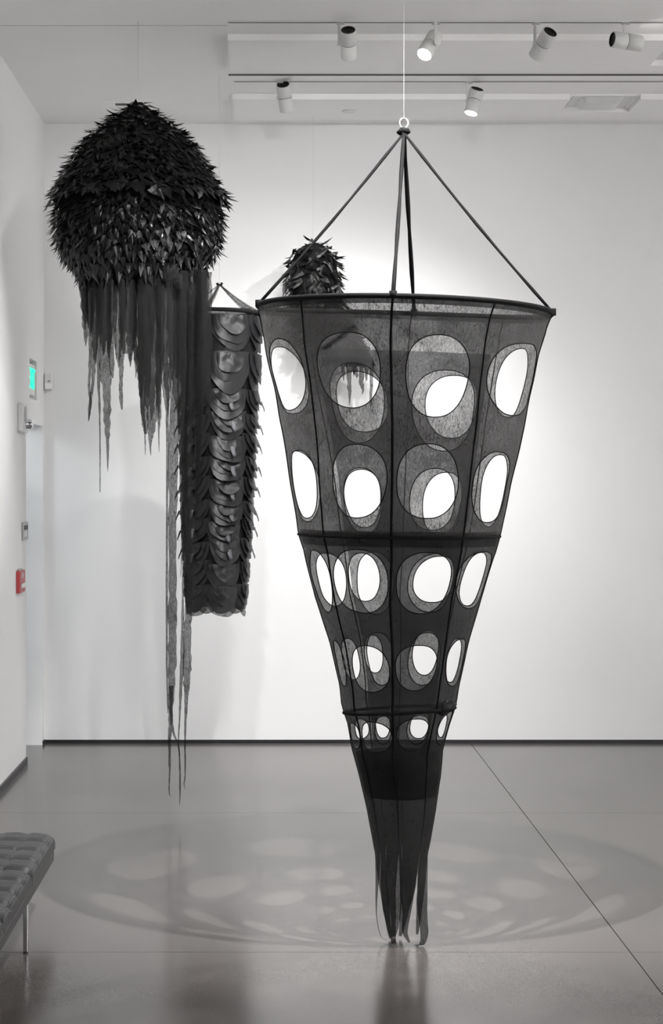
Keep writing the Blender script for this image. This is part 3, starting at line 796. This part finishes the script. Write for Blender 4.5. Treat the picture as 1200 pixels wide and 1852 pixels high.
for i in range(30):
    a = R(95 + 170 * (i + rnd.random()) / 30); x = 262 + rj * math.sin(a) * 0.97; Y = YJ - rj / SJ * math.cos(a)
    e = rnd.uniform(590, 700) if x < 250 else rnd.uniform(640, 800)
    if x < 175: e = rnd.uniform(580, 640)
    wd = rnd.uniform(14, 26); xb = x + rnd.uniform(-4, 4)
    mb = MB(); ribbon(mb, [(P(x, 492, Y), wd/SJ), (P(x, e - 90, Y), wd*0.85/SJ), (P(xb, e - 35, Y), wd*0.5/SJ), (P(xb, e, Y), 0.002)], (1, rnd.uniform(-.4, .4), 0), 0.25, 9, 0.1, i + 90)
    mb.build('streamer', M_STREAM, js, True)
MB().tube([(XJ, YJ, zj(186)), (XJ, YJ, ZC)], 0.0016, 5).build('hanging_wire', M_WIRE, js)

# ------------------------------------------------------------------ scalloped tube
YT = 12.08; SS = F / YT
ts = thing('scalloped_tube_sculpture', 'narrow black tube covered in overlapping round scales behind the dome', 'sculpture', ((393 - PX)/SS, YT, P(0, 1112, YT).z))
TUBE = [(560, 398, 72), (640, 400, 70), (720, 397, 66), (850, 394, 62), (950, 393, 59), (1020, 392, 56), (1100, 391, 53), (1120, 391, 53)]
def tube_p(u, y, out=0.0):
    c, r_ = interp(y, TUBE)
    return Vector(((c - PX)/SS + (r_ + out)/SS*math.sin(R(u)), YT - (r_ + out)/SS*math.cos(R(u)), H - (y - PY)/SS))
mb = MB(); v = []; f = []
for j in range(25):
    for i in range(36): v.append(tube_p(i*10, 562 + (1086-562)*j/24, -3))
for j in range(24):
    for i in range(36): f.append((j*36+i, j*36+(i+1) % 36, (j+1)*36+(i+1) % 36, (j+1)*36+i))
obj('tube_body', v, f, M_FABD, ts, True)
MB().tube([tube_p(i*6, 566 + 3*math.sin(R(i*6)), 2) for i in range(60)], 0.012, 8, closed=True).build('rim_hoop', M_ROPE, ts, True)
def scale(u0, y0, a, hgt, lift, base, seed, full=False):
    # half-round flap hanging from (u0, y0); a = half width px, hgt = drop px
    v = []; f = []; NA, NRr = 16, 7
    rnd = random.Random(seed); ph = rnd.uniform(0, 6)
    for j in range(NRr + 1):
        q = j / NRr
        for i in range(NA + 1):
            th = math.pi * i / NA
            x = -math.cos(th) * a * q * (1 + 0.04*math.sin(3*th + ph)); dy = math.sin(th) * hgt * q * (1 + 0.05*math.sin(4*th + ph))
            if full: dy -= 0.0
            r_ = interp(y0 + dy, TUBE)[1]
            out = base + lift * (max(0, dy) / hgt) ** 1.3 + 2.0 * noise.noise(Vector((x*0.09 + seed, dy*0.09, 2))) + 1.0 * noise.noise(Vector((x*0.22, dy*0.22 + seed, 7)))
            v.append(tube_p(u0 + math.degrees(x / r_), y0 + dy, out))
    for j in range(NRr):
        for i in range(NA):
            k = j*(NA+1)+i; f.append((k, k+1, k+NA+2, k+NA+1))
    return v, f
ROWS = [(573, 1.0, 67, 9), (640, 1.0, 72, 12), (706, 0.95, 50, 15), (748, 0.95, 48, 16), (786, 0.95, 48, 16), (824, 0.95, 48, 17), (864, 0.93, 48, 16), (902, 0.92, 46, 14), (938, 0.9, 46, 12), (974, 0.92, 50, 10), (1014, 0.95, 52, 6), (1054, 0.97, 50, 3)]
sd = 0
for col in range(6):
    uc = 17 + 60 * col
    for (y, ks, hg, lf) in ROWS:
        jit = random.uniform(-4, 4) * (y > 590 and y < 1040); ju = random.uniform(-3, 3)
        aw = interp(y, TUBE)[1] * R(31) * ks * 1.12
        for n_, (ka, kh, dy, lk, bs) in enumerate(((1.0, 1.0, 0, 1.0, 0), (0.84, 0.76, 1, 1.05, 2.0), (0.6, 0.5, 2, 1.2, 4.0))):
            sd += 1
            v, f = scale(uc + ju, y + jit + dy, aw * ka, hg * kh * random.uniform(0.95, 1.08), lf * lk * random.uniform(0.45, 0.9) * (1.0 if col == 0 else 0.6), bs, sd)
            obj('scale', v, f, M_SCALE, ts, True)
        if 640 < y < 1000:
            sd += 1; mb = MB(); yb = y + jit + hg * 0.42
            pts = [(tube_p(uc + ju + 3, yb, lf*0.5 + 3), 9/SS), (tube_p(uc + ju + 3, yb + 8, lf*0.6 + 5), 8/SS), (tube_p(uc + ju + 4, yb + 15, lf*0.65 + 7), 6/SS), (tube_p(uc + ju + 4, yb + 18, lf*0.65 + 7), 2/SS)]
            ribbon(mb, pts, (math.cos(R(uc)), math.sin(R(uc)), 0), 0.05, 4, 0.2, sd)
            o = mb.build('tongue', M_TONGUE, ts, True); o['label'] = 'pale grey tongue'
    v, f = scale(uc, 1084, interp(1084, TUBE)[1]*R(31), 29, 1, 0, 900 + col)
    obj('hem_scallop', v, f, M_FAB, ts, True)
ap = P(397, 514, YT)
for (u, w_) in ((-80, .016), (-20, .05), (-150, .03), (52, .035), (75, .02), (130, .02)):
    mb = MB(); e = tube_p(u, 566, 0); pts = [(ap.lerp(e, k/6) + Vector((0, 0, -0.01*math.sin(math.pi*k/6))), w_*(0.35 + 0.65*k/6)) for k in range(7)]
    ribbon(mb, pts, (1, 0.3, 0.3), 0.1, 3, 0.25, u); mb.build('strap', M_STREAM, ts, True)
MB().tube([ap + Vector((-0.014, 0, 0.008)), ap + Vector((-0.01, 0, -0.004)), ap, ap + Vector((0.012, 0, -0.004)), ap + Vector((0.016, 0, 0.01))], 0.009, 7).build('strap_knot', M_ROPE, ts, True)
MB().tube([ap, Vector((ap.x, YT, ZC))], 0.0011, 5).build('hanging_wire', M_WIRE, ts)

# ------------------------------------------------------------------ shaggy pod by the wall
YD = 13.25; SD = F / YD
ds = thing('shaggy_pod_sculpture', 'small shaggy black leaf covered pod hanging close to the back wall', 'sculpture', ((572 - PX)/SD, YD, P(0, 738, YD).z))
POD = [(440, 569, 8), (446, 568, 23), (456, 567, 34), (475, 568, 44), (510, 569, 47), (545, 572, 48), (590, 590, 50), (630, 618, 48), (660, 642, 40)]
mb = MB(); v = []; f = []
tab = POD
for (y, c, r_) in POD:
    for i in range(28): v.append(Vector(((c - PX)/SD + r_*0.93/SD*math.sin(R(i*360/28)), YD - r_*0.93/SD*math.cos(R(i*360/28)), H - (y - PY)/SD)))
for j in range(len(POD)-1):
    for i in range(28): f.append((j*28+i, j*28+(i+1) % 28, (j+1)*28+(i+1) % 28, (j+1)*28+i))
obj('pod_shell', v, f, M_HEM, ds, True)
rows = []; y = 440
while y < 655:
    c, r_ = interp(y, POD); r2 = interp(y + 8, POD)[1]
    rows.append(((c - PX)/SD, H - (y - PY)/SD, r_/SD, math.atan2(r2 - r_, 8), max(6, int(2*math.pi*r_/13)), 20/SD, 11/SD, 0.15)); y += 8
leafy(ds, rows, YD, 300, 0.7)
for i, pts in enumerate([[(632,650,11),(632,690,8),(633,715,5),(632,733,.5)],[(655,650,9),(654,690,9),(657,705,4),(655,714,.5)],[(672,645,7),(672,690,6),(671,725,4),(671,738,.5)],[(642,650,9),(645,676,6),(646,684,.5)],[(622,650,8),(621,672,6),(622,690,.5)],[(664,650,8),(663,680,5),(663,690,.5)],[(516,505,5),(514,525,6),(512,540,.5)],[(521,500,7),(518,520,6),(517,536,.5)],[(612,505,4),(622,522,3),(628,524,.5)]]):
    mb = MB(); ribbon(mb, [(P(x, y_, YD - 0.06), w_/SD) for (x, y_, w_) in pts], (1, 0.2*math.sin(i), 0), 0.3, 6, 0.15, i + 200)
    mb.build('streamer', M_STREAM, ds, True)
MB().tube([(P(567, 438, YD).x, YD, P(0, 438, YD).z), (P(567, 438, YD).x, YD, ZP)], 0.0006, 4).build('hanging_wire', M_WIRE, ds)

# ------------------------------------------------------------------ bench
bx1 = (53 - PX) / F * 7.575 + 0.012; ylg = 7.575; CL = 0.80; bw = 0.57; bx0 = bx1 - bw
yfar = ylg + CL
bn = thing('tufted_bench', 'low charcoal leather tufted bench on thin metal legs at the left edge', 'bench', ((bx0 + bx1)/2, yfar - 1.2, 0))
zr0, zr1, zt = 0.212, 0.256, 0.332
MB().bbox((bx0 + 0.012, yfar - 2.39, zr0), (bx1 - 0.004, yfar - 0.012, zr1), 0.003).build('rail_frame', M_LEATHER, bn)
MB().box((bx0 + 0.03, yfar - 2.37, zr1 - 0.001), (bx1 - 0.02, yfar - 0.03, zr1 + 0.0075)).build('under_board', M_HEM, bn)
def cushion(y0, y1):
    nxc, nyc = 5, 4; nx, ny = nxc*10, nyc*10; v = []; f = []
    zb = zr1 + 0.007
    def top(a, b):   # a, b in 0..1
        ca, cb = (a*nxc) % 1, (b*nyc) % 1
        pa, pb = abs(math.sin(math.pi*a*nxc)), abs(math.sin(math.pi*b*nyc))
        puff = 0.008 * min(1, pa*1.5)**0.6 + 0.015 * min(1, pb*1.4)**0.6
        ea = min(a, 1-a)*(bx1-bx0); eb = min(b, 1-b)*(y1-y0)
        rnd_ = 0.0
        for e_ in (ea, eb):
            if e_ < 0.045: rnd_ += 0.014 * (1 - e_/0.045)**2
        crown = 0.012 * (1 - (2*a-1)**4)
        return zt - 0.024 + puff + crown - rnd_ + 0.002*noise.noise(Vector((a*20, b*14 + y0, 0)))
    for j in range(ny+1):
        for i in range(nx+1):
            a, b = i/nx, j/ny; v.append((bx0 + (bx1-bx0)*a, y0 + (y1-y0)*b, top(a, b)))
    for j in range(ny):
        for i in range(nx):
            k = j*(nx+1)+i; f.append((k, k+1, k+nx+2, k+nx+1))
    bord = [i for i in range(nx+1)] + [(j)*(nx+1)+nx for j in range(1, ny+1)] + [ny*(nx+1)+i for i in range(nx-1, -1, -1)] + [j*(nx+1) for j in range(ny-1, 0, -1)]
    n0 = len(v)
    for b_ in bord: v.append((v[b_][0], v[b_][1], zb))
    m = len(bord)
    for i in range(m): f.append((bord[i], n0+i, n0+(i+1) % m, bord[(i+1) % m]))
    o = obj('cushion', v, f, M_LEATHER, bn, True)
    o.data.polygons.foreach_set('use_smooth', [len(set(p.vertices) & set(range(n0, n0+m))) == 0 for p in o.data.polygons])
    for ins, dz in ((0.006, 0.004), (0.016, 0.0035)):
        pts = []
        for j in range(0, ny+1):
            a = 1 - ins/(bx1-bx0); b = 0.012 + 0.976*j/ny; pts.append((bx0 + (bx1-bx0)*a, y0 + (y1-y0)*b, top(a, b) + dz - 0.003))
        MB().tube(pts, 0.0022, 5).build('edge_piping', M_PIPING, o, True)
    for k in range(1, nxc):
        pts = [(bx0 + (bx1-bx0)*k/nxc, y0 + (y1-y0)*j/ny, top(k/nxc, j/ny) + 0.001) for j in range(1, ny)]
        MB().tube(pts, 0.0022, 5).build('tuft_seam', M_PIPING, o, True)
for k in range(3): cushion(yfar - CL*(k+1) + 0.004, yfar - CL*k - 0.004)
for (x, y) in ((bx1 - 0.025, ylg), (bx1 - 0.025, ylg - CL), (bx0 + 0.03, ylg), (bx0 + 0.03, ylg - CL)):
    lo = MB().bbox((x - 0.009, y - 0.02, 0.008), (x + 0.009, y + 0.02, zr0), 0.002).build('leg', M_CHROME, bn)
    MB().lathe([(0, 0.0), (0, 0.011), (0.006, 0.011), (0.008, 0.009)], (x, y, 0), (0, 0, 1), 12).build('foot', M_DARK, lo)
